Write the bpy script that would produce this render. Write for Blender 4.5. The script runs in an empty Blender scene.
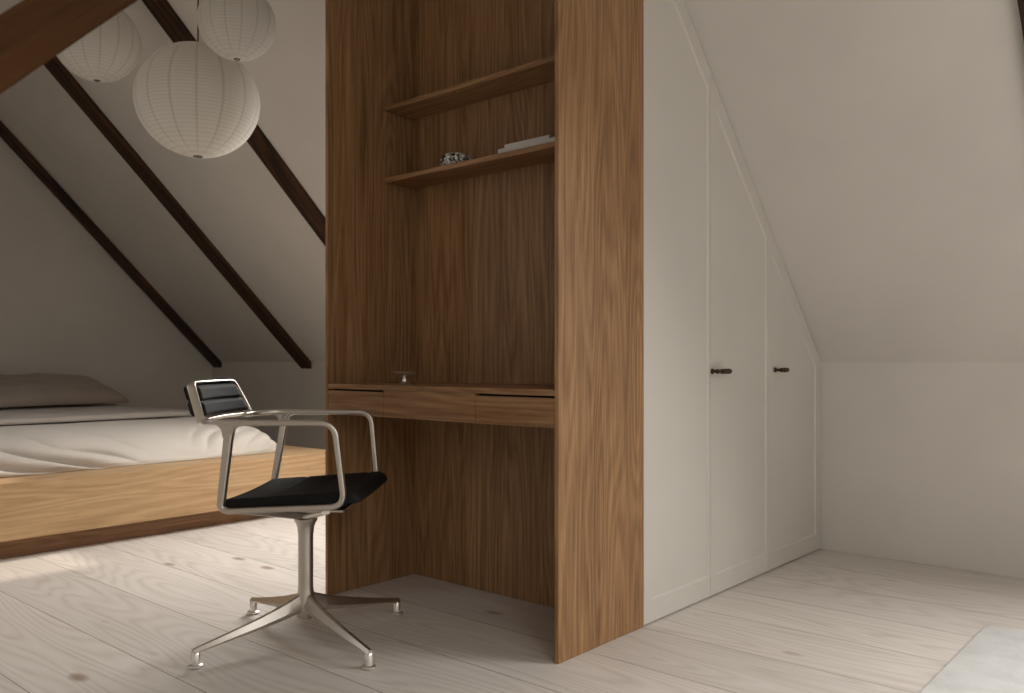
import bpy, bmesh, math, random
from mathutils import Vector, Matrix, noise
random.seed(7)
S = bpy.context.scene
C = S.collection
H = 0.84                      # eye height = knee wall height
XW = 3.785                    # far knee wall
XN = -0.585                   # near knee wall
XR = (XW + XN) / 2            # ridge
ZR = H + XW - XR
ZC = 2.755                    # flat ceiling strip under the ridge
XC1 = H + XW - ZC; XC0 = ZC - H + XN
YL, YR = 6.692, -2.3          # gables

# ------------------------------------------------------------------ materials
def mat(name):
    m = bpy.data.materials.new(name); m.use_nodes = True
    nt = m.node_tree; b = nt.nodes['Principled BSDF']
    return m, nt, b
def N(nt, t, **k):
    n = nt.nodes.new(t)
    for a, v in k.items():
        if a.startswith('_'): setattr(n, a[1:], v)
        else: n.inputs[a.replace('_', ' ')].default_value = v
    return n
def coords(nt, scale=(1, 1, 1), loc=(0, 0, 0), rot=(0, 0, 0)):
    t = N(nt, 'ShaderNodeTexCoord'); m = N(nt, 'ShaderNodeMapping')
    m.inputs['Scale'].default_value = scale; m.inputs['Location'].default_value = loc
    m.inputs['Rotation'].default_value = rot
    nt.links.new(t.outputs['Object'], m.inputs['Vector']); return m.outputs['Vector']
def ramp(nt, fac, stops):
    r = N(nt, 'ShaderNodeValToRGB'); e = r.color_ramp.elements
    while len(e) < len(stops): e.new(0.5)
    for i, (p, c) in enumerate(stops):
        e[i].position = p; e[i].color = (*c, 1) if len(c) == 3 else c
    nt.links.new(fac, r.inputs['Fac']); return r.outputs['Color']
def mix(nt, fac, a, b, mode='MIX'):
    n = N(nt, 'ShaderNodeMix', _data_type='RGBA', _blend_type=mode)
    for s, v in ((0, fac), (6, a), (7, b)):
        if hasattr(v, 'links'): nt.links.new(v, n.inputs[s])
        else: n.inputs[s].default_value = v if s == 0 else (*v, 1)
    return n.outputs[2]
def math_(nt, op, a, b=None, c=None):
    n = N(nt, 'ShaderNodeMath', _operation=op)
    for i, v in enumerate((a, b, c)):
        if v is None: continue
        if hasattr(v, 'links'): nt.links.new(v, n.inputs[i])
        else: n.inputs[i].default_value = v
    return n.outputs[0]
def bump(nt, b, h, strength=.2, dist=.01):
    n = N(nt, 'ShaderNodeBump', Strength=strength, Distance=dist)
    nt.links.new(h, n.inputs['Height']); nt.links.new(n.outputs[0], b.inputs['Normal'])

def plaster(name, col, rough=.9):
    m, nt, b = mat(name)
    v = coords(nt)
    n1 = N(nt, 'ShaderNodeTexNoise', Scale=1.6, Detail=4, Roughness=.6); nt.links.new(v, n1.inputs['Vector'])
    c = ramp(nt, n1.outputs['Fac'], [(.3, [x * .94 for x in col]), (.7, [min(1, x * 1.03) for x in col])])
    nt.links.new(c, b.inputs['Base Color']); b.inputs['Roughness'].default_value = rough
    n2 = N(nt, 'ShaderNodeTexNoise', Scale=45, Detail=5); nt.links.new(v, n2.inputs['Vector'])
    bump(nt, b, n2.outputs['Fac'], .12, .004)
    return m

def wood(name, light, dark, grain='Z', rough=.5, scale=1.0, figure=.16, off=(0, 0, 0)):
    """grain = axis along which the fibres run"""
    m, nt, b = mat(name)
    def sc(across, along):
        return tuple(along * scale if a == grain else across * scale for a in 'XYZ')
    # warp for cathedral figure
    v0 = coords(nt, sc(8, .7), off)
    nw = N(nt, 'ShaderNodeTexNoise', Scale=1.0, Detail=1.5, Roughness=.4); nt.links.new(v0, nw.inputs['Vector'])
    rings = math_(nt, 'SINE', math_(nt, 'MULTIPLY', nw.outputs['Fac'], 95.0))
    ringm = math_(nt, 'ADD', math_(nt, 'MULTIPLY', rings, .5), .5)
    v1 = coords(nt, sc(95, 3.2), off)
    n1 = N(nt, 'ShaderNodeTexNoise', Scale=1.0, Detail=4, Roughness=.6); nt.links.new(v1, n1.inputs['Vector'])
    v2 = coords(nt, sc(300, 14), off)
    n2 = N(nt, 'ShaderNodeTexNoise', Scale=1.0, Detail=2); nt.links.new(v2, n2.inputs['Vector'])
    v3 = coords(nt, sc(9, .5), off)
    n3 = N(nt, 'ShaderNodeTexNoise', Scale=1.0, Detail=3); nt.links.new(v3, n3.inputs['Vector'])
    f = math_(nt, 'MULTIPLY', ringm, figure)
    f = math_(nt, 'ADD', f, math_(nt, 'MULTIPLY', n1.outputs['Fac'], .80))
    f = math_(nt, 'ADD', f, math_(nt, 'MULTIPLY', n3.outputs['Fac'], .45))
    f = math_(nt, 'SUBTRACT', math_(nt, 'MULTIPLY', f, 1.4), .36)
    mid = [(a + c) / 2 for a, c in zip(light, dark)]
    col = ramp(nt, f, [(.2, light), (.55, mid), (.95, dark)])
    pores = ramp(nt, n2.outputs['Fac'], [(.58, (1, 1, 1)), (.72, (.62, .56, .5))])
    col = mix(nt, .55, col, pores, 'MULTIPLY')
    nt.links.new(col, b.inputs['Base Color'])
    b.inputs['Roughness'].default_value = rough
    b.inputs['Specular IOR Level'].default_value = .35
    bump(nt, b, n2.outputs['Fac'], .15, .002)
    return m

def floor_mat():
    m, nt, b = mat('whitewashed_planks')
    t = N(nt, 'ShaderNodeTexCoord'); sp = N(nt, 'ShaderNodeSeparateXYZ'); nt.links.new(t.outputs['Object'], sp.inputs[0])
    W = .2945
    u = math_(nt, 'DIVIDE', math_(nt, 'SUBTRACT', sp.outputs['X'], .818), W)
    idx = math_(nt, 'FLOOR', u); fr = math_(nt, 'FRACT', u)
    wn = N(nt, 'ShaderNodeTexWhiteNoise', _noise_dimensions='1D'); nt.links.new(idx, wn.inputs['W'])
    rnd = wn.outputs['Value']
    comb = N(nt, 'ShaderNodeCombineXYZ')
    nt.links.new(math_(nt, 'ADD', sp.outputs['X'], math_(nt, 'MULTIPLY', rnd, 3.3)), comb.inputs[0])
    nt.links.new(math_(nt, 'ADD', sp.outputs['Y'], math_(nt, 'MULTIPLY', rnd, 47.0)), comb.inputs[1])
    def mapped(s):
        mp = N(nt, 'ShaderNodeMapping'); mp.inputs['Scale'].default_value = s
        nt.links.new(comb.outputs[0], mp.inputs['Vector']); return mp.outputs[0]
    # cathedral figure: contour bands of a stretched noise
    nA = N(nt, 'ShaderNodeTexNoise', Scale=1.0, Detail=1.2, Roughness=.35); nt.links.new(mapped((5, .62, 1)), nA.inputs['Vector'])
    band = math_(nt, 'ABSOLUTE', math_(nt, 'SUBTRACT', math_(nt, 'FRACT', math_(nt, 'MULTIPLY', nA.outputs['Fac'], 21.0)), .5))
    band = math_(nt, 'MULTIPLY', band, 2.0)
    nB = N(nt, 'ShaderNodeTexNoise', Scale=1.0, Detail=4, Roughness=.6); nt.links.new(mapped((60, 2.0, 1)), nB.inputs['Vector'])
    nC = N(nt, 'ShaderNodeTexNoise', Scale=1.0, Detail=3); nt.links.new(mapped((6, 1.2, 1)), nC.inputs['Vector'])
    f = math_(nt, 'ADD', math_(nt, 'MULTIPLY', band, .27), math_(nt, 'ADD', math_(nt, 'MULTIPLY', nB.outputs['Fac'], .38), .08))
    f = math_(nt, 'ADD', f, math_(nt, 'MULTIPLY', nC.outputs['Fac'], .25))
    col = ramp(nt, f, [(.2, (.50, .44, .385)), (.5, (.655, .60, .55)), (.85, (.735, .69, .645))])
    # knots
    vo = N(nt, 'ShaderNodeTexVoronoi', Scale=1.0, Randomness=1.0); nt.links.new(mapped((5.2, 2.5, 1)), vo.inputs['Vector'])
    gate = N(nt, 'ShaderNodeSeparateColor'); nt.links.new(vo.outputs['Color'], gate.inputs[0])
    kn = ramp(nt, vo.outputs['Distance'], [(.0, (1, 1, 1)), (.06, (.85, .85, .85)), (.13, (0, 0, 0))])
    km = math_(nt, 'MULTIPLY', kn, math_(nt, 'GREATER_THAN', gate.outputs[0], .45))
    col = mix(nt, math_(nt, 'MULTIPLY', km, .85), col, (.27, .18, .12))
    # per-plank tone
    tone = math_(nt, 'ADD', .93, math_(nt, 'MULTIPLY', rnd, .10))
    tc = N(nt, 'ShaderNodeCombineColor')
    for i in range(3): nt.links.new(tone, tc.inputs[i])
    col = mix(nt, 1.0, col, tc.outputs[0], 'MULTIPLY')
    # seams
    d = math_(nt, 'MINIMUM', fr, math_(nt, 'SUBTRACT', 1.0, fr))
    seam = math_(nt, 'LESS_THAN', d, .0055)
    col = mix(nt, math_(nt, 'MULTIPLY', seam, .75), col, (.14, .10, .075))
    nt.links.new(col, b.inputs['Base Color'])
    b.inputs['Roughness'].default_value = .5; b.inputs['Specular IOR Level'].default_value = .35
    hh = math_(nt, 'SUBTRACT', math_(nt, 'MULTIPLY', nB.outputs['Fac'], .3), seam)
    bump(nt, b, hh, .25, .003)
    return m

def simple(name, col, rough=.5, metal=0.0, **k):
    m, nt, b = mat(name)
    v = coords(nt)
    n = N(nt, 'ShaderNodeTexNoise', Scale=k.pop('nscale', 30), Detail=3); nt.links.new(v, n.inputs['Vector'])
    a = k.pop('amt', .06)
    c = ramp(nt, n.outputs['Fac'], [(.3, [x * (1 - a) for x in col]), (.7, [min(1, x * (1 + a)) for x in col])])
    nt.links.new(c, b.inputs['Base Color'])
    b.inputs['Roughness'].default_value = rough; b.inputs['Metallic'].default_value = metal
    bs = k.pop('bump', 0)
    if bs: bump(nt, b, n.outputs['Fac'], bs, .002)
    for a_, v_ in k.items(): b.inputs[a_].default_value = v_
    return m

def fabric(name, col, weave=700):
    m, nt, b = mat(name)
    v = coords(nt)
    n = N(nt, 'ShaderNodeTexNoise', Scale=4, Detail=5); nt.links.new(v, n.inputs['Vector'])
    c = ramp(nt, n.outputs['Fac'], [(.3, [x * .95 for x in col]), (.7, [min(1, x * 1.04) for x in col])])
    nt.links.new(c, b.inputs['Base Color']); b.inputs['Roughness'].default_value = .95
    b.inputs['Sheen Weight'].default_value = .2; b.inputs['Specular IOR Level'].default_value = .1
    n2 = N(nt, 'ShaderNodeTexNoise', Scale=weave, Detail=2); nt.links.new(v, n2.inputs['Vector'])
    bump(nt, b, n2.outputs['Fac'], .15, .002)
    return m

def paper_mat(name, R, ribs, rings):
    m, nt, b = mat(name)
    t = N(nt, 'ShaderNodeTexCoord'); sp = N(nt, 'ShaderNodeSeparateXYZ'); nt.links.new(t.outputs['Object'], sp.inputs[0])
    ang = math_(nt, 'ARCTAN2', sp.outputs['Y'], sp.outputs['X'])
    u = math_(nt, 'FRACT', math_(nt, 'MULTIPLY', math_(nt, 'ADD', ang, math.pi), ribs / (2 * math.pi)))
    du = math_(nt, 'MULTIPLY', math_(nt, 'ABSOLUTE', math_(nt, 'SUBTRACT', u, .5)), 2.0)
    line = ramp(nt, du, [(.0, (1, 1, 1)), (.07, (.6, .6, .6)), (.17, (0, 0, 0))])
    w = math_(nt, 'FRACT', math_(nt, 'MULTIPLY', math_(nt, 'ADD', sp.outputs['Z'], R), rings / (2 * R)))
    dw = math_(nt, 'ABSOLUTE', math_(nt, 'SUBTRACT', w, .5))
    hl = math_(nt, 'LESS_THAN', dw, .16)
    col = mix(nt, math_(nt, 'MULTIPLY', line, .36), (.80, .775, .72), (.36, .325, .28))
    col = mix(nt, math_(nt, 'MULTIPLY', hl, .20), col, (.50, .45, .38))
    nt.links.new(col, b.inputs['Base Color']); b.inputs['Roughness'].default_value = .85
    b.inputs['Specular IOR Level'].default_value = .1
    tr = N(nt, 'ShaderNodeBsdfTranslucent'); nt.links.new(col, tr.inputs['Color'])
    ms = N(nt, 'ShaderNodeMixShader', Fac=.4)
    nt.links.new(b.outputs[0], ms.inputs[1]); nt.links.new(tr.outputs[0], ms.inputs[2])
    nt.links.new(ms.outputs[0], nt.nodes['Material Output'].inputs['Surface'])
    bump(nt, b, dw, .35, .003)
    return m

M = {}
M['wall'] = plaster('plaster_wall', (.65, .615, .565))
M['slope'] = plaster('plaster_slope', (.65, .615, .565))
M['floor'] = floor_mat()
oakL, oakD = (.445, .258, .122), (.178, .086, .034)
M['oak'] = wood('oak_upright', oakL, oakD, 'Z')
M['oak_y'] = wood('oak_lengthwise', oakL, oakD, 'Y', off=(.3, .7, .2))
bedL, bedD = (.60, .41, .23), (.40, .245, .125)
M['bed_oak'] = wood('pale_oak', bedL, bedD, 'X', scale=.8, figure=.2)
M['beam'] = wood('old_beam_wood', (.105, .042, .016), (.018, .008, .004), 'X', rough=.75, scale=.5, figure=.3)
M['white'] = simple('painted_wood', (.60, .57, .52), .55, nscale=3, amt=.02)
M['alu'] = simple('polished_aluminium', (.60, .56, .51), .33, 1.0, nscale=8, amt=.03)
M['chrome'] = simple('chrome', (.85, .83, .79), .28, .9, nscale=8, amt=.02)
M['leather'] = simple('black_leather', (.009, .008, .0075), .72, nscale=220, bump=.2, **{'Specular IOR Level': .2})
M['bronze'] = simple('dark_bronze', (.055, .026, .013), .42, .6, nscale=60)
M['duvet'] = fabric('linen_duvet', (.575, .525, .47))
M['sheet'] = fabric('linen_sheet', (.45, .405, .36))
M['pillow'] = fabric('pillow_linen', (.37, .31, .265))
M['rug'] = None
M['book'] = simple('white_card', (.62, .60, .58), .6, amt=.03)
M['pages'] = simple('paper_pages', (.55, .52, .47), .9, amt=.08, nscale=200)
M['book_grey'] = simple('grey_card', (.20, .20, .21), .6)
M['dark'] = simple('shade_and_dark_fittings', (.01, .008, .007), .9)  # near black: painted shade in gaps and openings, also dark lamp fittings
M['cord'] = simple('black_cord', (.012, .011, .01), .6)
M['metalw'] = simple('window_frame_metal', (.2, .19, .18), .5)

def rug_mat():
    m, nt, b = mat('mottled_rug')
    v = coords(nt, (9, 7, 1))
    n = N(nt, 'ShaderNodeTexNoise', Scale=1.0, Detail=7, Roughness=.7); nt.links.new(v, n.inputs['Vector'])
    v2 = coords(nt, (260, 260, 260)); n2 = N(nt, 'ShaderNodeTexNoise', Scale=1.0, Detail=2); nt.links.new(v2, n2.inputs['Vector'])
    f = math_(nt, 'ADD', math_(nt, 'MULTIPLY', n.outputs['Fac'], .8), math_(nt, 'MULTIPLY', n2.outputs['Fac'], .2))
    c = ramp(nt, f, [(.36, (.52, .51, .495)), (.5, (.585, .577, .56)), (.64, (.64, .635, .62))])
    nt.links.new(c, b.inputs['Base Color']); b.inputs['Roughness'].default_value = .97
    b.inputs['Specular IOR Level'].default_value = .05
    bump(nt, b, n2.outputs['Fac'], .5, .004); return m
M['rug'] = rug_mat()
def glass_pat():
    m, nt, b = mat('crystal_painted_glints')
    v = coords(nt, (1, 1, 1))
    vo = N(nt, 'ShaderNodeTexVoronoi', Scale=120); nt.links.new(v, vo.inputs['Vector'])
    g = N(nt, 'ShaderNodeSeparateColor'); nt.links.new(vo.outputs['Color'], g.inputs[0])
    c = ramp(nt, g.outputs[0], [(.25, (.06, .055, .05)), (.5, (.36, .34, .32)), (.75, (.85, .83, .8))])  # facet glints and dark reflections put into the colour as random cells
    nt.links.new(c, b.inputs['Base Color']); b.inputs['Roughness'].default_value = .12
    b.inputs['Metallic'].default_value = .3
    bump(nt, b, vo.outputs['Distance'], .8, .006); return m
M['crystal'] = glass_pat()
def pane_mat():
    m = bpy.data.materials.new('window_glass'); m.use_nodes = True; nt = m.node_tree
    nt.nodes.clear(); o = N(nt, 'ShaderNodeOutputMaterial')
    t = N(nt, 'ShaderNodeBsdfTransparent'); g = N(nt, 'ShaderNodeBsdfGlossy', Roughness=.02)
    ms = N(nt, 'ShaderNodeMixShader', Fac=.06)
    nt.links.new(t.outputs[0], ms.inputs[1]); nt.links.new(g.outputs[0], ms.inputs[2]); nt.links.new(ms.outputs[0], o.inputs[0])
    return m
M['pane'] = pane_mat()

# ------------------------------------------------------------------ geometry helpers
def link(name, bm, m, parent=None, smooth=False, loc=None, autosmooth=None):
    me = bpy.data.meshes.new(name)
    bmesh.ops.recalc_face_normals(bm, faces=bm.faces)
    bm.to_mesh(me); bm.free()
    if m: me.materials.append(m)
    if smooth:
        for p in me.polygons: p.use_smooth = True
        if autosmooth: me.set_sharp_from_angle(angle=math.radians(autosmooth))
    o = bpy.data.objects.new(name, me); C.objects.link(o)
    if loc: o.location = loc
    if parent: o.parent = parent
    return o
def thing(name, label, cat, loc=(0, 0, 0), rz=0, group=None):
    o = bpy.data.objects.new(name, None); C.objects.link(o)
    o.location = loc; o.rotation_euler = (0, 0, rz); o.empty_display_size = .1
    o['label'] = label; o['category'] = cat
    if group: o['group'] = group
    return o
def tag(o, label, cat, group=None):
    o['label'] = label; o['category'] = cat
    if group: o['group'] = group
    return o
def struct(o):
    o['kind'] = 'structure'; return o
def local(o, p): return Vector(p) - Vector(o.location)
def box(bm, x0, x1, y0, y1, z0, z1, bev=0.0):
    vs = [bm.verts.new((x, y, z)) for x in (x0, x1) for y in (y0, y1) for z in (z0, z1)]
    q = [(0, 1, 3, 2), (4, 6, 7, 5), (0, 4, 5, 1), (2, 3, 7, 6), (0, 2, 6, 4), (1, 5, 7, 3)]
    fs = [bm.faces.new([vs[i] for i in f]) for f in q]
    if bev:
        es = list({e for f in fs for e in f.edges})
        bmesh.ops.bevel(bm, geom=es, offset=bev, segments=2, affect='EDGES', profile=.7)
    return bm
def prism(bm, pts, axis, a0, a1, bev=0.0):
    """pts 2-D polygon; axis Y -> pts are (x,z), X -> (y,z), Z -> (x,y)"""
    def P(p, a):
        return {'Y': (p[0], a, p[1]), 'X': (a, p[0], p[1]), 'Z': (p[0], p[1], a)}[axis]
    A = [bm.verts.new(P(p, a0)) for p in pts]; B = [bm.verts.new(P(p, a1)) for p in pts]
    fs = [bm.faces.new(A), bm.faces.new(B[::-1])]
    n = len(pts)
    for i in range(n): fs.append(bm.faces.new([A[i], B[i], B[(i + 1) % n], A[(i + 1) % n]]))
    if bev:
        es = list({e for f in fs for e in f.edges})
        bmesh.ops.bevel(bm, geom=es, offset=bev, segments=2, affect='EDGES', profile=.7)
    return bm
def lathe(bm, prof, seg=32, center=(0, 0, 0), axis='Z'):
    rings = []
    cx, cy, cz = center
    for r, z in prof:
        ring = []
        for i in range(seg):
            a = 2 * math.pi * i / seg
            if axis == 'Z': p = (cx + r * math.cos(a), cy + r * math.sin(a), cz + z)
            else: p = (cx + z, cy + r * math.cos(a), cz + r * math.sin(a))
            ring.append(bm.verts.new(p))
        rings.append(ring)
    for a, b in zip(rings, rings[1:]):
        for i in range(seg): bm.faces.new([a[i], a[(i + 1) % seg], b[(i + 1) % seg], b[i]])
    bm.faces.new(rings[0][::-1]); bm.faces.new(rings[-1])
    return bm
def smooth_path(pts, rad, n=6, closed=False):
    """round the corners of a polyline; rad = radius or list"""
    out = []; L = len(pts)
    for i, p in enumerate(pts):
        p = Vector(p)
        r = rad[i] if isinstance(rad, (list, tuple)) else rad
        if (not closed and i in (0, L - 1)) or r <= 0: out.append(p); continue
        a = Vector(pts[(i - 1) % L]); b = Vector(pts[(i + 1) % L])
        da = (a - p); db = (b - p); r_ = min(r, da.length * .48, db.length * .48)
        A = p + da.normalized() * r_; B = p + db.normalized() * r_
        for k in range(n + 1):
            t = k / n; out.append(A * (1 - t) ** 2 + p * 2 * t * (1 - t) + B * t ** 2)
    return out
def sweep(bm, path, w, h, up=(0, 1, 0), closed=False, seg=12, power=3.2, caps=True):
    """superellipse bar: w = size across (perp. to up), h = size along up; may be lists/callables by index"""
    up = Vector(up); L = len(path); rings = []
    for i, p in enumerate(path):
        a = path[(i - 1) % L] if (closed or i > 0) else p
        b = path[(i + 1) % L] if (closed or i < L - 1) else p
        t = (b - a).normalized(); s = t.cross(up).normalized(); u = s.cross(t).normalized()
        ww = w(i / (L - 1)) if callable(w) else w; hh = h(i / (L - 1)) if callable(h) else h
        ring = []
        for k in range(seg):
            an = 2 * math.pi * (k + .5) / seg
            c, s_ = math.cos(an), math.sin(an)
            e = 2 / power
            ring.append(bm.verts.new(p + s * (ww / 2 * math.copysign(abs(c) ** e, c)) + u * (hh / 2 * math.copysign(abs(s_) ** e, s_))))
        rings.append(ring)
    rr = rings + ([rings[0]] if closed else [])
    for a, b in zip(rr, rr[1:]):
        for k in range(seg): bm.faces.new([a[k], a[(k + 1) % seg], b[(k + 1) % seg], b[k]])
    if not closed and caps:
        bm.faces.new(rings[0][::-1]); bm.faces.new(rings[-1])
    return bm
def BM(): return bmesh.new()

# ------------------------------------------------------------------ room shell
T = .12
def slope_mesh(name, side, xs, holes):
    """pitched ceiling, inner surface z = H + dist; holes = (x0,x1,y0,y1)"""
    if side > 0: zf = lambda x: H + XW - x; nrm = Vector((1, 0, 1)).normalized()
    else: zf = lambda x: H + x - XN; nrm = Vector((-1, 0, 1)).normalized()
    X = sorted({xs[0], xs[1]} | {h[0] for h in holes} | {h[1] for h in holes})
    Y = sorted({YR, YL} | {h[2] for h in holes} | {h[3] for h in holes})
    bm = BM(); lo = {}; hi = {}
    for x in X:
        for y in Y:
            p = Vector((x, y, zf(x))); lo[x, y] = bm.verts.new(p); hi[x, y] = bm.verts.new(p + nrm * T)
    solid = {}
    for i in range(len(X) - 1):
        for j in range(len(Y) - 1):
            cx, cy = (X[i] + X[i + 1]) / 2, (Y[j] + Y[j + 1]) / 2
            solid[i, j] = not any(h[0] < cx < h[1] and h[2] < cy < h[3] for h in holes)
    for (i, j), s in solid.items():
        if not s: continue
        k = [(X[i], Y[j]), (X[i + 1], Y[j]), (X[i + 1], Y[j + 1]), (X[i], Y[j + 1])]
        bm.faces.new([lo[a] for a in k]); bm.faces.new([hi[a] for a in k][::-1])
        for (a, b), nb in (((k[0], k[1]), (i, j - 1)), ((k[1], k[2]), (i + 1, j)), ((k[2], k[3]), (i, j + 1)), ((k[3], k[0]), (i - 1, j))):
            if not solid.get(nb, False): bm.faces.new([lo[b], lo[a], hi[a], hi[b]])
    return struct(link(name, bm, M['slope']))
WIN_B = (2.74, 3.50, 2.66, 3.66)      # roof window behind the oak alcove
WIN_A = (2.60, 3.50, -1.25, -.15)     # roof window over the rug, right of the frame
WIN_FILL = (-.15, .75, -1.60, -.40)      # unseen roof window added in the near pitch to brighten the far side
WIN_D = (-.30, .60, 3.555, 4.25)      # roof window in the near pitch beside the bed
slope_mesh('ceiling', 1, (XC1, XW), [WIN_B, WIN_A])
slope_mesh('ceiling.001', -1, (XN, XC0), [WIN_FILL, WIN_D])
b = BM(); box(b, XC0, XC1, YR, YL, ZC, ZC + .06); struct(link('ceiling.002', b, M['slope']))
b = BM(); box(b, XN - T, XW + T, YR - T, YL + T, -.1, 0); struct(link('floor', b, M['floor']))
b = BM(); box(b, XW, XW + T, YR - T, YL + T, 0, H); struct(link('wall_far', b, M['wall']))
b = BM(); box(b, XN - T, XN, YR - T, YL + T, 0, H); struct(link('wall_near', b, M['wall']))
gp = [(XN, 0), (XW, 0), (XW, H), (XR, ZR), (XN, H)]
b = BM(); prism(b, gp, 'Y', YL, YL + T); struct(link('wall_left', b, M['wall']))
b = BM(); prism(b, gp, 'Y', YR - T, YR); struct(link('wall_right', b, M['wall']))
def roof_window(name, h, side):
    x0, x1, y0, y1 = h
    zf = (lambda x: H + XW - x) if side > 0 else (lambda x: H + x - XN)
    n = Vector((side, 0, 1)).normalized()
    A, B = Vector((x0, y0, zf(x0))), Vector((x1, y0, zf(x1)))
    al = (B - A).normalized(); L = (B - A).length; W = y1 - y0; o = A + n * .075
    def P(u, v, w): return o + al * u + Vector((0, v, 0)) + n * w
    def bar(bm, u0, u1, v0, v1):
        vs = [bm.verts.new(P(u, v, w)) for u in (u0, u1) for v in (v0, v1) for w in (0, .03)]
        for f in [(0, 1, 3, 2), (4, 6, 7, 5), (0, 4, 5, 1), (2, 3, 7, 6), (0, 2, 6, 4), (1, 5, 7, 3)]: bm.faces.new([vs[i] for i in f])
    bm = BM(); f = .045; e = .002
    bar(bm, e, L - e, e, f); bar(bm, e, L - e, W - f, W - e); bar(bm, e, f, f, W - f); bar(bm, L - f, L - e, f, W - f)
    fr = struct(link(name, bm, M['metalw']))
    bm = BM(); bm.faces.new([bm.verts.new(P(u, v, .015)) for u, v in ((f, f), (L - f, f), (L - f, W - f), (f, W - f))])
    link('pane', bm, M['pane'], fr)
    return o + al * L / 2 + Vector((0, W / 2, 0)), n, L, W
wb = roof_window('window_1', WIN_B, 1)
wa = roof_window('window_2', WIN_A, 1)
wc = roof_window('window_3_added', WIN_FILL, -1)
wd_ = roof_window('window_4', WIN_D, -1)

# ------------------------------------------------------------------ rafters
def rafter(y0, y1, d, label):
    bm = BM(); dz = d * math.sqrt(2)
    x1 = XW - .001; x0 = XC1 + .002; g = .001
    pts = [(x0, H + XW - x0 - g), (x1, H + XW - x1 - g), (x1, H + XW - x1 - dz), (x0, H + XW - x0 - dz)]
    # wood grain runs along local X: build flat then rotate 45 deg
    L = (x1 - x0) * math.sqrt(2)
    prof = [(0, 0), (L, 0), (L + d, -d), (-0, -d)]
    n = 40; random.seed(int(y0 * 100))
    rows = []
    for i in range(n + 1):
        t = i / n; row = []
        for (zz, yy) in ((0, y0), (0, y1), (-d, y1), (-d, y0)):
            x = t * (L if zz == 0 else L + d * .98)
            j = (noise.noise(Vector((x * 3, yy * 5, zz * 9))) * .005) if zz else 0
            row.append(bm.verts.new((x, yy + (j if zz else 0), zz + j * .8 - .001)))
        rows.append(row)
    for a, b_ in zip(rows, rows[1:]):
        for k in range(4): bm.faces.new([a[k], a[(k + 1) % 4], b_[(k + 1) % 4], b_[k]])
    bm.faces.new(rows[0][::-1]); bm.faces.new(rows[-1])
    o = link('roof_rafter', bm, M['beam'])
    o.rotation_euler = (0, math.radians(45), 0); o.location = (x0, 0, H + XW - x0)
    tag(o, label, 'beam', 'dark rafters on the sloping ceiling')
    return o
rafter(6.535, 6.658, .034, 'dark stained rafter running down the slope against the bedroom end wall, farthest left')
rafter(5.268, 5.396, .036, 'dark stained rafter ending above the chair back, middle one of the three over the bed')
rafter(3.985, 4.113, .036, 'dark stained rafter passing behind the big paper lantern to the oak alcove')
rafter(.362, .487, .036, 'dark rafter just entering the top right corner over the rug')

# diagonal strut near the camera
bm = BM(); Yb0, Yb1 = 1.30, 1.385
Zb = Yb0 / 1.113; hl, hu = -.0405 * Zb, .0525 * Zb
xa, xb = XN + .002, 1.845
Ls = (xb - xa) * math.sqrt(2); dd = (hu - hl) / math.sqrt(2)
rows = []
for i in range(61):
    x = Ls * i / 60; row = []
    for zz, yy in ((0, Yb0), (0, Yb1), (dd, Yb1), (dd, Yb0)):
        j = noise.noise(Vector((x * 2.5, yy * 7, zz * 11))) * .004
        row.append(bm.verts.new((x, yy + j, zz + j)))
    rows.append(row)
for a, b_ in zip(rows, rows[1:]):
    for k in range(4): bm.faces.new([a[k], a[(k + 1) % 4], b_[(k + 1) % 4], b_[k]])
bm.faces.new(rows[0][::-1]); bm.faces.new(rows[-1])
bmesh.ops.bevel(bm, geom=[e for e in bm.edges if abs(e.verts[0].co.x - e.verts[1].co.x) > .01], offset=.004, segments=2, affect='EDGES')
M['strut'] = wood('strut_wood', (.098, .042, .016), (.024, .010, .004), 'X', rough=.9, scale=.6, figure=.35)
M['strut'].node_tree.nodes['Principled BSDF'].inputs['Specular IOR Level'].default_value = .1
st = link('diagonal_beam', bm, M['strut'])
st.rotation_euler = (0, math.radians(-45), 0)
st.location = (xa + (-hl * 0), 0, xa + H + hl)
tag(st, 'thick dark brown diagonal beam crossing the top left corner in front of the lanterns', 'beam')

# ------------------------------------------------------------------ oak alcove
XF, XB, XE = 1.858, 2.275, 2.296
Y0, Y1 = 1.443, 2.504
P_ = .014
zs = lambda x: min(H + XW - x, ZC) - .002
alc = thing('oak_alcove', 'tall oak desk alcove with two open shelves between side panels', 'alcove', (XF, Y0, 0))
def ap(name, bm, m, **k):
    bmesh.ops.translate(bm, verts=bm.verts, vec=-Vector(alc.location)); return link(name, bm, m, alc, **k)
for y in (Y0, Y1 - P_):
    bm = BM(); prism(bm, [(XF, 0.001), (XE, 0.001), (XE, zs(XE)), (XC1, ZC - .002), (XF, ZC - .002)], 'Y', y, y + P_, .0012)
    ap('side_panel', bm, M['oak'])
bm = BM(); box(bm, XB, XE - .001, Y0 + P_ + .0005, Y1 - P_ - .0005, .001, zs(XE) - .002); ap('back_panel', bm, M['oak'])
for z0, z1 in ((1.799, 1.817), (1.525, 1.543)):
    bm = BM(); box(bm, 2.122, XB - .0005, Y0 + P_ + .0005, Y1 - P_ - .0005, z0, z1, .001); ap('shelf', bm, M['oak_y'])

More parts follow.
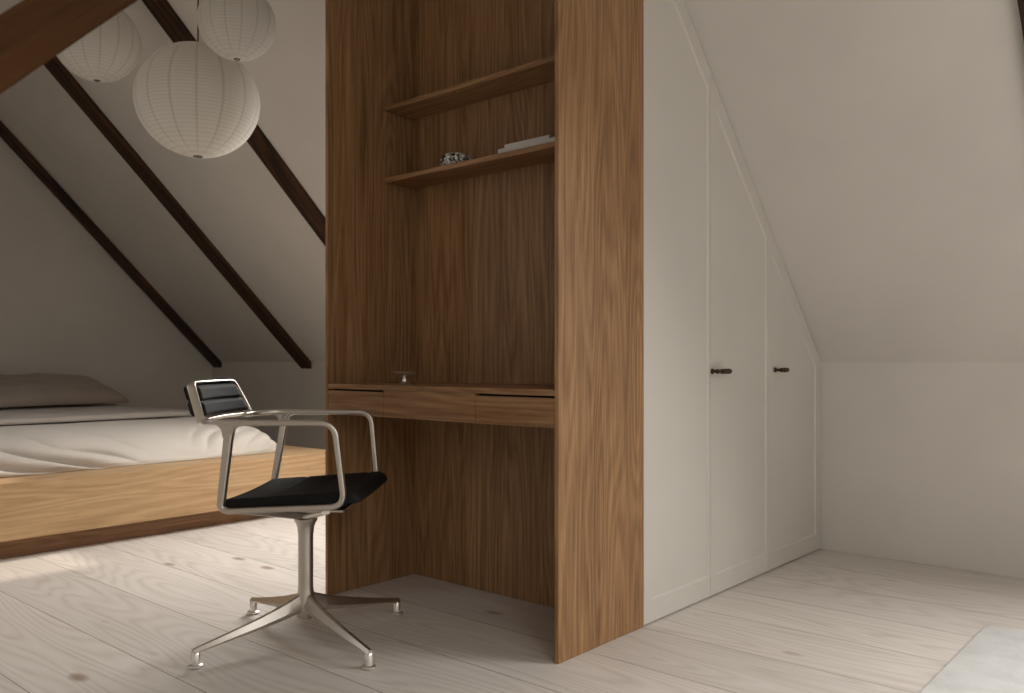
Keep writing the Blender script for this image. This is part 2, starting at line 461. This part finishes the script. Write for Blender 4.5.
desk = thing('desk', 'oak desk top with two drawers fitted inside the alcove', 'desk', (XF, Y0 + P_, .655))
def dp(name, bm, m, par=desk, **k):
    bmesh.ops.translate(bm, verts=bm.verts, vec=-Vector(desk.location)); return link(name, bm, m, par, **k)
ya, yb = Y0 + P_ + .001, Y1 - P_ - .001
s1, s2 = 1.762, 2.187
bm = BM(); box(bm, XF + .001, XB - .001, ya, yb, .745, .762, .001); dp('desktop', bm, M['oak_y'])
bm = BM(); box(bm, XF + .0005, XF + .022, s1 + .001, s2 - .001, .655, .7445, .0008); dp('front_panel', bm, M['oak_y'])
for (p, q) in ((ya + .0005, s1 - .0008), (s2 + .0008, yb - .0005)):
    bm = BM(); box(bm, XF + .001, XF + .021, p, q, .655, .7385, .0008)
    box(bm, XF + .022, XB - .03, p + .012, q - .012, .66, .71)
    dp('drawer', bm, M['oak_y'])
bm = BM(); box(bm, XF + .05, XB - .001, ya, yb, .742, .7448); box(bm, XF + .03, XF + .05, ya, yb, .712, .7448)
box(bm, XF + .023, XB - .002, s1, s1 + .012, .656, .711); box(bm, XF + .023, XB - .002, s2 - .012, s2, .656, .711)
dp('carcass', bm, M['dark'])  # coloured near black to paint the shade in the gap above the drawers

# ------------------------------------------------------------------ wardrobe
wd = thing('wardrobe', 'cream painted built-in wardrobe under the sloping ceiling beside the oak panel', 'wardrobe', (XE + .001, Y0, 0))
def wp(name, bm, m, par=wd, **k):
    bmesh.ops.translate(bm, verts=bm.verts, vec=-Vector(wd.location)); return link(name, bm, m, par, **k)
WX0, WX1 = XE + .001, XW - .002
zt = lambda x, o: H + XW - x - o * math.sqrt(2)
bm = BM(); prism(bm, [(WX0, .001), (WX1, .001), (WX1, zt(WX1, .002)), (WX0, zt(WX0, .002))], 'Y', Y0 + .022, Y1)
wp('carcass', bm, M['white'])
# fixed surround: scribe strip along the slope, right stile, left stile and plinth
def strip(pts): 
    bm_ = BM(); prism(bm_, pts, 'Y', Y0 + .002, Y0 + .0215, .0008); return bm_
SO = .018
bm = BM()
prism(bm, [(WX0, zt(WX0, .003)), (WX1 - .0, zt(WX1, .003)), (WX1, zt(WX1, SO)), (WX0, zt(WX0, SO))], 'Y', Y0 + .0015, Y0 + .0215)
prism(bm, [(WX1 - .012, .0015), (WX1, .0015), (WX1, zt(WX1, SO)), (WX1 - .012, zt(WX1 - .012, SO))], 'Y', Y0 + .0015, Y0 + .0215)
wp('face_frame', bm, M['white'])
def door(x0, x1, mL, mR, mB, oT, handle):
    g = .0012
    out = [(x0 + g, .006), (x1 - g, .006), (x1 - g, zt(x1 - g, SO + .002)), (x0 + g, zt(x0 + g, SO + .002))]
    inn = [(x0 + mL, mB), (x1 - mR, mB), (x1 - mR, zt(x1 - mR, oT)), (x0 + mL, zt(x0 + mL, oT))]
    bv = .006; dpth = .0055
    inn2 = [(x0 + mL + bv, mB + bv), (x1 - mR - bv, mB + bv), (x1 - mR - bv, zt(x1 - mR - bv, oT) - bv * 1.0), (x0 + mL + bv, zt(x0 + mL + bv, oT) - bv * 1.0)]
    bm_ = BM(); yf, yb_ = Y0, Y0 + .0205
    O = [bm_.verts.new((x, yf, z)) for x, z in out]; Ob = [bm_.verts.new((x, yb_, z)) for x, z in out]
    I = [bm_.verts.new((x, yf, z)) for x, z in inn]; J = [bm_.verts.new((x, yf + dpth, z)) for x, z in inn2]
    for k in range(4):
        n = (k + 1) % 4
        bm_.faces.new([O[k], O[n], I[n], I[k]]); bm_.faces.new([I[k], I[n], J[n], J[k]]); bm_.faces.new([O[k], Ob[k], Ob[n], O[n]])
    bm_.faces.new(J); bm_.faces.new(Ob[::-1])
    d = wp('door', bm_, M['white'])
    if handle:
        hx, hz, hl = handle
        bm_ = BM()
        # turned lever lying sideways: knob, neck, long barrel
        prof = [(.0, -.0), (.006, .001), (.0088, .007), (.0088, .013), (.0055, .020), (.0048, .034), (.0075, .040), (.0088, .05), (.0095, .07),
                (.0092, .1), (.0098, .118), (.0085, .128), (.006, .134), (.0, .136)]
        lathe(bm_, [(max(r, .0004), z * hl / .136) for r, z in prof], 20, (hx, Y0 - .030, hz), 'X')
        tmp = BM(); lathe(tmp, [(.010, 0), (.010, .004), (.0055, .008), (.0055, .03)], 16, (0, 0, 0), 'Z')
        for v in tmp.verts: v.co = Vector((hx + .028 * hl / .136 + v.co.x, Y0 - v.co.z, hz + v.co.y))
        me_ = bpy.data.meshes.new('t'); tmp.to_mesh(me_); tmp.free(); bm_.from_mesh(me_); bpy.data.meshes.remove(me_)
        wp('handle', bm_, M['bronze'], d, smooth=True, autosmooth=50)
    return d
door(WX0, 2.738, .045, .012, .075, .062, None)
door(2.738, 3.219, .045, .012, .075, .062, (2.727, .8065, .110))
door(3.219, WX1 - .0125, .045, .055, .075, .062, (3.272, .808, .070))

# ------------------------------------------------------------------ bed
BX0, BX1 = .62, 3.005
bed = thing('platform_bed', 'low pale oak platform bed base on a recessed plinth', 'bed', (BX0, 3.93, 0))
def bp(name, bm, m, **k):
    bmesh.ops.translate(bm, verts=bm.verts, vec=-Vector(bed.location)); return link(name, bm, m, bed, **k)
bm = BM(); box(bm, BX0, BX1, 3.93, YL - .02, .087, .33, .002); bp('frame', bm, M['bed_oak'])
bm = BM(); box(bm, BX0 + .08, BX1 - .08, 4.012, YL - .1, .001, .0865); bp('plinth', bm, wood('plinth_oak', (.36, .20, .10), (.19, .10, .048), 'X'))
MX0, MX1 = .85, 2.80
MY0, MY1 = 4.14, 6.66
def rounded_grid(x0, x1, y0, y1, z0, top, nx, ny, edge, disp=None):
    """soft slab: height profile falls at the borders with radius edge, closed by a flat underside"""
    bm_ = BM(); G = []
    for i in range(nx + 1):
        row = []
        for j in range(ny + 1):
            u, v = i / nx, j / ny
            # denser sampling near edges
            uu = .5 - .5 * math.cos(math.pi * u); vv = .5 - .5 * math.cos(math.pi * v)
            u = .55 * u + .45 * uu; v = .55 * v + .45 * vv
            x, y = x0 + (x1 - x0) * u, y0 + (y1 - y0) * v
            dx = min(x - x0, x1 - x); dy = min(y - y0, y1 - y)
            def f(d):
                if d >= edge: return 1.0
                t = 1 - d / edge; return math.sqrt(max(0, 1 - t ** 2.2))
            z = z0 + (top(x, y) - z0) * min(f(dx), 1) * min(f(dy), 1)
            p = Vector((x, y, z))
            if disp and 0 < i < nx and 0 < j < ny: p += disp(x, y, z)
            row.append(bm_.verts.new(p))
        G.append(row)
    for i in range(nx):
        for j in range(ny): bm_.faces.new([G[i][j], G[i + 1][j], G[i + 1][j + 1], G[i][j + 1]])
    border = [G[i][0] for i in range(nx + 1)] + [G[nx][j] for j in range(1, ny + 1)] + [G[i][ny] for i in range(nx - 1, -1, -1)] + [G[0][j] for j in range(ny - 1, 0, -1)]
    bm_.faces.new(border[::-1])
    return bm_

bm = BM(); box(bm, MX0 + .04, MX1 - .09, 5.52, YL - .06, .3305, .50, .03)
tag(link('mattress', bm, M['sheet'], smooth=True, autosmooth=40), 'mattress end under the flat grey beige cover at the head of the bed', 'mattress')
def duvet():
    nx, nt_ = 300, 90
    xs0, xs1 = MX0 - .04, 2.755
    bm_ = BM(); G = []
    # profile from fold (y=5.06) to the ledge (y=4.10)
    prof = [(5.50, .470), (5.10, .490), (4.85, .500), (4.6, .493), (4.42, .478), (4.30, .456), (4.215, .425), (4.16, .385), (4.135, .350), (4.125, .3315)]
    def pr(t):
        s = t * (len(prof) - 1); k = min(int(s), len(prof) - 2); f = s - k
        a, b_ = prof[k], prof[k + 1]; p0 = prof[max(0, k - 1)]; p3 = prof[min(len(prof) - 1, k + 2)]
        def cr(i):
            return .5 * ((2 * a[i]) + (-p0[i] + b_[i]) * f + (2 * p0[i] - 5 * a[i] + 4 * b_[i] - p3[i]) * f * f + (-p0[i] + 3 * a[i] - 3 * b_[i] + p3[i]) * f ** 3)
        return cr(0), cr(1)
    for i in range(nx + 1):
        u = i / nx; x = xs0 + (xs1 - xs0) * u; row = []
        for j in range(nt_ + 1):
            t = j / nt_
            y, z = pr(t)
            e = (xs1 - x) / .075                       # fall off at the right hand side
            fall = 1 if e >= 1 else math.sqrt(max(0, 1 - (1 - e) ** 2.4))
            zb = .3315
            z = zb + (z - zb) * fall
            # folds: diagonal, fanning
            s = x * .9
            side = (x - 2.05)
            def rid(p_): return 2 * abs(math.sin(math.pi * p_)) ** .6 - 1.2
            def sst(a_, b__, v_):
                q = min(1, max(0, (v_ - a_) / (b__ - a_))); return q * q * (3 - 2 * q)
            nz = noise.noise(Vector((x * 1.9, t * 1.8, 3)))
            wL = 1 - sst(1.62, 2.02, x); wR = sst(2.20, 2.42, x)
            foldL = rid(5.2 * x - 3.8 * t + 1.6 * nz); foldR = rid(8.5 * x + 6.5 * t + 1.3 * nz)
            mid = noise.noise(Vector((x * 3 - t * 3.5, t * 1.5, 11)))
            envL = math.exp(-((t - .76) / .22) ** 2); envR = math.exp(-((t - .68) / .2) ** 2)
            fold = .044 * wL * envL * foldL * (.6 + .8 * abs(nz)) + .015 * wR * envR * foldR * (.3 + 1.6 * abs(nz)) + .018 * (1 - wL) * envL * mid
            amp = 1
            fine = noise.noise(Vector((x * 8 - t * 6, t * 5, 1))) * .003 * math.exp(-((t - .72) / .25) ** 2)
            big = noise.noise(Vector((x * 2.1, y * 2.4, 7))) * .010 * min(1, fall)
            d = (amp * fold + fine)
            edge = min(1, (1 - t) * 9)
            p = Vector((x, y - d * .8 * edge - .012 * edge * (t > .5), z + (d * .55 + big) * edge * fall))
            p.z = max(p.z, zb)
            row.append(bm_.verts.new(p))
        G.append(row)
    for i in range(nx):
        for j in range(nt_): bm_.faces.new([G[i][j], G[i][j + 1], G[i + 1][j + 1], G[i + 1][j]])
    return bm_
dv = link('duvet', duvet(), M['duvet'], smooth=True)
tag(dv, 'pale linen duvet draped over the front half of the bed with soft folds', 'duvet')
bm = rounded_grid(MX0 - .03, 2.775, 4.99, 6.64, .505, lambda x, y: .533 + .008 * noise.noise(Vector((x * 2, y * 2, 0))), 90, 90, .022,
                  lambda x, y, z: Vector((0, .012 * noise.noise(Vector((x * 2, y * .5, 5))), .004 * noise.noise(Vector((x * 4, y * 4, 9))))))
tag(link('bed_sheet', bm, M['sheet'], smooth=True), 'grey beige cover folded flat beneath the pillow at the wall end of the bed', 'bedding')

def pillow(cx, cy, cz, w, d, th, tilt, label):
    bm_ = BM(); n = 44; top = {}; bot = {}
    for i in range(n + 1):
        for j in range(n + 1):
            u, v = i / n * 2 - 1, j / n * 2 - 1
            pinch = 1 - .07 * (1 - abs(u) ** 1.5) * abs(v) ** 3; pinch2 = 1 - .06 * (1 - abs(v) ** 1.5) * abs(u) ** 3
            x, y = u * w / 2 * pinch2, v * d / 2 * pinch
            e = max(0, (1 - u ** 4)) ** .36 * max(0, (1 - v ** 4)) ** .36
            wr = noise.noise(Vector((u * 2.5, v * 2.5, 3))) * .10 + .08 * noise.noise(Vector((u * 7 + v * 3, v * 2, 8)))
            zt_ = th * e * (.62 + wr)
            top[i, j] = bm_.verts.new((x, y, zt_))
            bot[i, j] = top[i, j] if i in (0, n) or j in (0, n) else bm_.verts.new((x, y, -th * e * .10))
    for i in range(n):
        for j in range(n):
            bm_.faces.new([top[i, j], top[i + 1, j], top[i + 1, j + 1], top[i, j + 1]])
            bm_.faces.new([bot[i, j + 1], bot[i + 1, j + 1], bot[i + 1, j], bot[i, j]])
    o = link('pillow', bm_, M['pillow'], smooth=True)
    o.location = (cx, cy, cz); o.rotation_euler = (math.radians(tilt), 0, 0)
    tag(o, label, 'pillow')
pillow(2.275, 6.27, .622, .93, .66, .150, 12, 'taupe linen pillow resting against the end wall at the head of the bed')

# ------------------------------------------------------------------ lanterns
def lantern(x, y, zc, R, Rz, ribs, rings, label, rot=0):
    t = thing('paper_lantern', label, 'lantern', (x, y, zc), 0, 'round paper lanterns hanging from the ridge')
    bm_ = BM(); prof = []
    n = 110; hole = .07
    a0 = math.asin(hole)
    for i in range(n + 1):
        a = -math.pi / 2 + a0 + (math.pi - 2 * a0) * i / n
        prof.append((R * math.cos(a), Rz * math.sin(a)))
    seg = ribs * 8; rg = []
    for r, z in prof:
        ring = []
        for k in range(seg):
            an = 2 * math.pi * k / seg
            sc = 1 - .010 * abs(math.cos(an * ribs / 2 + 0)) ** 6
            ring.append(bm_.verts.new((r * sc * math.cos(an), r * sc * math.sin(an), z)))
        rg.append(ring)
    for a, b_ in zip(rg, rg[1:]):
        for k in range(seg): bm_.faces.new([a[k], a[(k + 1) % seg], b_[(k + 1) % seg], b_[k]])
    sh = link('lamp_shade', bm_, paper_mat('lantern_paper', Rz, ribs, rings), t, smooth=True)
    sh.rotation_euler = (0, 0, rot)
    r0 = R * hole
    for s in (-1, 1):
        bm_ = BM(); pth = [Vector((r0 * math.cos(2 * math.pi * k / 24), r0 * math.sin(2 * math.pi * k / 24), s * prof[-1][1])) for k in range(24)]
        sweep(bm_, pth, .004, .004, (0, 0, 1), True, 8, 2)
        link('ring', bm_, M['cord'], t, smooth=True)
    bm_ = BM(); lathe(bm_, [(.016, -.05), (.02, -.04), (.02, .02), (.012, .03)], 16, (0, 0, .05)); link('lamp_socket', bm_, M['dark'], t, smooth=True, autosmooth=40)
    bm_ = BM(); lathe(bm_, [(r0 * .93, -prof[-1][1] + .003), (r0 * .93, -prof[-1][1] + .006)], 24); link('opening_shade', bm_, M['dark'], t)  # dark disc painted as the shade inside the open lantern bottom
    zc_top = min(H + XW - x, ZC, H + x - XN) - zc
    bm_ = BM(); lathe(bm_, [(.0028, .06), (.0028, zc_top)], 10); link('cord', bm_, M['cord'], t, smooth=True)
    bm_ = BM(); lathe(bm_, [(.04, zc_top - .03 - .0), (.045, zc_top - .02), (.045, zc_top - .001)], 24); link('ceiling_rose', bm_, M['dark'], t, smooth=True, autosmooth=40)
import math as _m
def at(u, v, Z):
    th = _m.atan2(735, 846); k = (u - 512) / 846
    return Z * (_m.cos(th) + k * _m.sin(th)), Z * (_m.sin(th) - k * _m.cos(th)), H + Z * (362 - v) / 846
x, y, z = at(198, 101.0, 3.35); lantern(x, y, z, .236, .220, 15, 34, 'largest white paper lantern, hanging lowest on a black cord')
x, y, z = at(237, 22.5, 2.92); lantern(x, y, z, .130, .127, 15, 26, 'small white paper lantern hanging nearest the oak alcove, above the largest lantern', .1)
x, y, z = at(97, 41, 3.95); lantern(x, y, z, .191, .185, 15, 32, 'mid-size white paper lantern half hidden behind the diagonal beam', .2)

# ------------------------------------------------------------------ swivel chair
ca = -.887
chair = thing('swivel_chair', 'polished aluminium swivel armchair with black leather seat and back at the desk', 'chair', (1.53, 2.16, 0), ca)
# base legs are set in world directions -> undo the seat rotation
feet = [(1.186, 2.182), (1.493, 1.816), (1.567, 2.505), (1.874, 2.135)]
hub = Vector((0, 0, 0))
def rotl(x, y):
    dx, dy = x - 1.53, y - 2.16
    c, s = math.cos(-ca), math.sin(-ca); return Vector((dx * c - dy * s, dx * s + dy * c, 0))
bm = BM()
lathe(bm, [(.020, .062), (.026, .068), (.029, .09), (.028, .12), (.0245, .14), (.0225, .16), (.0225, .322)], 32)
link('column', bm, M['alu'], chair, smooth=True, autosmooth=45)
bm = BM(); lathe(bm, [(.0240, .322), (.0250, .338), (.0285, .350), (.034, .358), (.036, .366)], 32)
link('collar', bm, M['alu'], chair, smooth=True, autosmooth=45)
for fx, fy in feet:
    d = rotl(fx, fy); L = d.length; dn = d.normalized(); s = Vector((-dn.y, dn.x, 0))
    bm = BM(); rings = []
    n = 16
    for i in range(n + 1):
        t = i / n
        c = dn * (.012 + (L - .004) * t)
        ztop = .125 - .072 * t + .018 * (1 - t) ** 4
        zbot = ztop - (.040 * (1 - t) ** 1.3 + .015)
        w = .036 * (1 - t) + .021 * t
        sec = [(-.5, 0), (-.30, .8), (-.07, 1), (.07, 1), (.30, .8), (.5, 0), (.34, 0), (-.34, 0)]
        sec = [(-.5, .35), (-.22, .92), (0, 1), (.22, .92), (.5, .35), (.36, .04), (0, 0), (-.36, .04)]
        rings.append([bm.verts.new(c + s * (a * w) + Vector((0, 0, zbot + (ztop - zbot) * b_))) for a, b_ in sec])
    for a, b_ in zip(rings, rings[1:]):
        for k in range(8): bm.faces.new([a[k], a[(k + 1) % 8], b_[(k + 1) % 8], b_[k]])
    bm.faces.new(rings[0][::-1]); bm.faces.new(rings[-1])
    lg = link('leg', bm, M['alu'], chair, smooth=True, autosmooth=38)
    bm = BM(); lathe(bm, [(.0125, .010), (.0125, .0395), (.010, .043)], 20, tuple(dn * L)); 
    lathe(bm, [(.016, .001), (.0195, .003), (.0195, .008), (.012, .0125)], 24, tuple(dn * L))
    link('foot', bm, M['chrome'], lg, smooth=True, autosmooth=40)

ZA, ZB = .673, .431
f0, f1, g0, g1, La, Lb = -.139, .150, -.174, .174, .252, .236
# side frames
for s in (-1, 1):
    pts = [(f0 - .003, s * La, ZA), (f1, s * La, ZA), (g1, s * Lb, ZB + .011), (g0, s * Lb, ZB - .005)]
    path = smooth_path(pts, [.045, .042, .042, .032], 8, True)
    bm = BM(); up = Vector((0, 1, 0))
    sweep(bm, path, .0165, .023, up, True, 16, 4.0)
    fr = link('side_frame', bm, M['alu'], chair, smooth=True, autosmooth=45)
    # rear post is heavier
    bm = BM(); A = Vector((f0 - .003, s * La, ZA - .03)); B = Vector((g0 + .003, s * Lb, ZB + .010))
    sweep(bm, [A.lerp(B, k / 6) for k in range(7)], lambda t: .0245 - .005 * t, .0245, up, False, 16, 5)
    link('post', bm, M['alu'], fr, smooth=True, autosmooth=45)
# arm rail running back and around into the back frame
bt, lt, zt2, zb2 = -.243, .164, .778, .668
fb = -.241; lb = .198; ft = -.277
for s in (-1, 1):
    pts = [(f0 + .05, s * La, ZA + .001), (f0 - .03, s * La, ZA + .001), (fb + .01, s * (lb + .002), zb2 + .003), (fb - .002, s * (lb - .045), zb2 + .002)]
    path = smooth_path(pts, [0, .05, .05, 0], 8)
    bm = BM(); sweep(bm, path, .024, .0155, (0, 0, 1), False, 16, 4)
    # gusset under the joint
    gp_ = [(f0 - .045, ZA), (f0 + .04, ZA), (f0 + .012, ZA - .03), (f0 - .020, ZA - .03)]
    gp_ = [(f0 - .060, ZA), (f0 - .035, ZA - .006), (f0 - .022, ZA - .018), (f0 - .018, ZA - .04), (f0 + .008, ZA - .04), (f0 + .012, ZA - .018), (f0 + .025, ZA - .006), (f0 + .05, ZA)]
    prism(bm, gp_, 'Y', s * La - .0095, s * La + .0095)
    link('armrest', bm, M['alu'], chair, smooth=True, autosmooth=40)
# back frame: flat ring leaning back, curved in plan
def curv(l): return -.030 * (1 - (l / lb) ** 2)
ring_pts = []
zb2 = .671
corner = [(-lb, zb2), (lb, zb2), (lt, zt2), (-lt, zt2)]
c3 = [Vector((0, l, z)) for l, z in corner]
rp = []
for p in smooth_path(c3, [.016, .016, .022, .022], 6, True): rp.append(p)
dense = []
for a, b_ in zip(rp, rp[1:] + rp[:1]):
    n = max(1, int((b_ - a).length / .02))
    for k in range(n): dense.append(a.lerp(b_, k / n))
def lean(p, off=0):
    tt = (p.z - zb2) / (zt2 - zb2)
    return Vector((fb + (ft - fb) * tt + curv(p.y) * 1.0 + off, p.y, p.z))
bm = BM(); path = [lean(p) for p in dense]
sweep(bm, path, .0078, .026, (1, 0, .35), True, 14, 3)
link('back_frame', bm, M['alu'], chair, smooth=True, autosmooth=45)
# back cushion with two channels
def cushion_grid(fn_front, fn_back, nu, nv):
    bm_ = BM(); A = {}; B = {}
    for i in range(nu + 1):
        for j in range(nv + 1):
            u, v = i / nu, j / nv
            A[i, j] = bm_.verts.new(fn_front(u, v))
            B[i, j] = bm_.verts.new(fn_back(u, v))
    for i in range(nu):
        for j in range(nv):
            bm_.faces.new([A[i, j], A[i + 1, j], A[i + 1, j + 1], A[i, j + 1]])
            bm_.faces.new([B[i, j + 1], B[i + 1, j + 1], B[i + 1, j], B[i, j]])
    for i in range(nu):
        bm_.faces.new([A[i + 1, 0], A[i, 0], B[i, 0], B[i + 1, 0]]); bm_.faces.new([A[i, nv], A[i + 1, nv], B[i + 1, nv], B[i, nv]])
    for j in range(nv):
        bm_.faces.new([A[0, j], A[0, j + 1], B[0, j + 1], B[0, j]]); bm_.faces.new([A[nu, j + 1], A[nu, j], B[nu, j], B[nu, j + 1]])
    return bm_
def backpt(u, v, sgn):
    z = zb2 + .012 + (zt2 - zb2 - .018) * v
    hw = (lb - .012) + ((lt - .010) - (lb - .012)) * v
    l = -hw + 2 * hw * u
    edge = min(u, 1 - u) * 2 * hw; ez = min(v, 1 - v) * .1
    r = min(1, edge / .018); rz = min(1, ez / .014)
    puff = math.sqrt(max(0, 1 - (1 - r) ** 2)) * math.sqrt(max(0, 1 - (1 - rz) ** 2))
    ch = 1 - .85 * math.exp(-((v - .49) / .05) ** 2)
    th = (.004 + .017 * puff * (.45 + .55 * ch)) if sgn > 0 else (.012 + .018 * puff * (.6 + .4 * ch))
    return lean(Vector((0, l, z)), sgn * th)
bm = cushion_grid(lambda u, v: backpt(u, v, 1), lambda u, v: backpt(u, v, -1), 40, 44)
link('back_cushion', bm, M['leather'], chair, smooth=True, autosmooth=60)
# seat cushion
sl = .222
def seatpt(u, v, sgn):
    # u: rear->front, v: left->right
    L = .408; s_ = u * L; fr = -.176
    x = fr + s_; z = .4565 + .074 * max(0, min(x, .175) + .165)
    x_b = .180
    if x > x_b:                                 # waterfall front
        a = min((x - x_b) / .036, 1.36); R_ = .034
        x2 = x_b + R_ * math.sin(a * 1.12); z2 = z - R_ * (1 - math.cos(a * 1.12)); nx, nz = math.sin(a * 1.12), math.cos(a * 1.12)
    else: x2, z2, nx, nz = x, z, 0, 1
    l = -sl + 2 * sl * v
    dip = -.012 * math.sin(math.pi * v) * max(0, 1 - abs(x) / .3)
    if sgn > 0:
        e = min(v, 1 - v) * 2 * sl; r = min(1, e / .014); eu = min(u, 1 - u) * L; ru = min(1, eu / .014)
        off = -.012 * (1 - math.sqrt(max(0, 1 - (1 - r) ** 2))) - .012 * (1 - math.sqrt(max(0, 1 - (1 - ru) ** 2)))
        for k in (.30, .56, .80): off -= .003 * math.exp(-((u - k) / .012) ** 2)
        return Vector((x2 + nx * off, l, z2 + nz * off + dip))
    t = .032 + .010 * max(0, x) / .2
    return Vector((x2 - nx * t, l * .985, z2 - nz * t + dip * .2))
bm = cushion_grid(lambda u, v: seatpt(u, v, 1), lambda u, v: seatpt(u, v, -1), 90, 50)
link('seat', bm, M['leather'], chair, smooth=True, autosmooth=60)
# seat pan and spider brackets
bm = BM(); box(bm, -.15, .165, -.215, .215, .4215, .4275, .002)
link('seat_pan', bm, M['alu'], chair)
for a in (1, -1):
    for s in (-1, 1):
        bm = BM()
        P0 = Vector((a * .005, s * .01, .377)); P1 = Vector((a * .118, s * (Lb - .012), .424))
        sweep(bm, [P0.lerp(P1, k / 6) for k in range(7)], lambda t: .040 - .016 * t, lambda t: .030 - .017 * t, (0, 0, 1), False, 12, 3.5)
        link('bracket', bm, M['alu'], chair, smooth=True, autosmooth=45)

# ------------------------------------------------------------------ small things
bm = BM(); o = thing('pedestal_dish', 'small silver dish on a stem standing on the oak desk', 'dish', (2.06, 2.305, .7625))
lathe(bm, [(.021, 0), (.022, .002), (.018, .004), (.0095, .008), (.008, .018), (.009, .025), (.02, .030), (.036, .033), (.0435, .038), (.0445, .042), (.043, .042), (.034, .037), (.012, .034), (.003, .034)], 40)
link('dish', bm, M['chrome'], o, smooth=True, autosmooth=50)

zsf = 1.5435
bm = BM(); prof = [(.034, 0), (.048, .005), (.056, .015), (.058, .026), (.053, .038), (.044, .046), (.038, .048), (.034, .045), (.030, .03), (.02, .022), (.004, .02)]
lathe(bm, prof, 28)
for v in bm.verts:                                   # cut facets on the wall
    a = math.atan2(v.co.y, v.co.x); r = math.hypot(v.co.x, v.co.y)
    if v.co.z > .003 and r > .04:
        k = 1 + .05 * math.cos(a * 14); v.co.x *= k; v.co.y *= k
x, y, z = at(456, 157, 2.98)
tag(link('crystal_bowl', bm, M['crystal'], loc=(2.185, 2.165, zsf)), 'low cut crystal bowl with glints painted on its facets on the lower oak shelf', 'bowl')

def book(x0, x1, y0, y1, z0, th, label, cm, rz=0):
    cx, cy = (x0 + x1) / 2, (y0 + y1) / 2
    t = thing('book', label, 'book', (cx, cy, z0), rz, 'books lying on the lower oak shelf')
    w, l = (x1 - x0) / 2, (y1 - y0) / 2; c = .0022
    bm_ = BM(); box(bm_, -w, w, -l, l, 0, c, .0005); box(bm_, -w, w, -l, l, th - c, th, .0005); box(bm_, -w, -w + c, -l, l, c * .9, th - c * .9)
    link('cover', bm_, cm, t)
    bm_ = BM(); box(bm_, -w + c + .0005, w - .003, -l + .003, l - .003, c + .0001, th - c - .0001); link('pages', bm_, M['pages'], t)
book(2.135, 2.262, 1.655, 1.918, zsf, .0175, 'white hardback book lying at the bottom of the pair on the lower shelf', M['book'])
book(2.140, 2.262, 1.700, 1.893, zsf + .018, .012, 'thinner white book on top of the pair on the lower shelf', M['book'], .0)

# rug
bm = BM(); n = 60
box(bm, 1.25, 3.0, -1.75, .622, .001, .011, .004)
tag(link('rug', bm, M['rug']), 'pale grey mottled rug on the plank floor in the bottom right corner', 'rug')

# ------------------------------------------------------------------ camera
cam = bpy.data.cameras.new('camera'); co = bpy.data.objects.new('camera', cam); C.objects.link(co)
th = math.atan2(735, 846)
co.location = (0, 0, H); co.rotation_euler = (math.pi / 2, 0, th - math.pi / 2)
cam.lens = 846 / 1024 * 36; cam.sensor_width = 36; cam.sensor_fit = 'HORIZONTAL'
cam.shift_y = (362 - 346.5) / 1024; cam.clip_start = .02
cam.dof.use_dof = True; cam.dof.focus_distance = 2.75; cam.dof.aperture_fstop = 4.0
S.camera = co

# ------------------------------------------------------------------ light
def area(name, w, power, col, off=.05, scale=1.0, spread=180):
    c, n, L, W = w
    l = bpy.data.lights.new(name, 'AREA'); l.shape = 'RECTANGLE'; l.size = L * scale - .1; l.size_y = W * scale - .1
    l.energy = power; l.color = col; l.spread = math.radians(spread)
    o = bpy.data.objects.new(name, l); C.objects.link(o)
    o.location = c - n * off
    o.rotation_euler = (n).to_track_quat('Z', 'X').to_euler()
    # make local X follow the pitch
    z = n.normalized(); yv = Vector((0, 1, 0)); xv = yv.cross(z).normalized()
    o.matrix_world = Matrix(((xv.x, yv.x, z.x, o.location.x), (xv.y, yv.y, z.y, o.location.y), (xv.z, yv.z, z.z, o.location.z), (0, 0, 0, 1)))
    return o
area('skylight_b', wb, 28, (1, .965, .91), spread=135)
area('skylight_a', wa, 45, (1, .985, .96), spread=140)
area('fill_skylight_c', wc, 19, (1, .97, .92))  # fill light for the added near-pitch window
area('skylight_d', wd_, 3.0, (1, .95, .88))
sun = bpy.data.lights.new('sun', 'SUN'); sun.energy = 1.8; sun.color = (1, .88, .72); sun.angle = math.radians(3.0)
so = bpy.data.objects.new('sun', sun); C.objects.link(so)
d = Vector((.5, 0, -1)).normalized(); so.rotation_euler = (-d).to_track_quat('Z', 'Y').to_euler(); so.location = (-3, 2, 5)
w = bpy.data.worlds.new('world'); S.world = w; w.use_nodes = True
w.node_tree.nodes['Background'].inputs[0].default_value = (.75, .85, 1, 1); w.node_tree.nodes['Background'].inputs[1].default_value = .6
S.view_settings.view_transform = 'Standard'; S.view_settings.look = 'None'; S.view_settings.exposure = 0
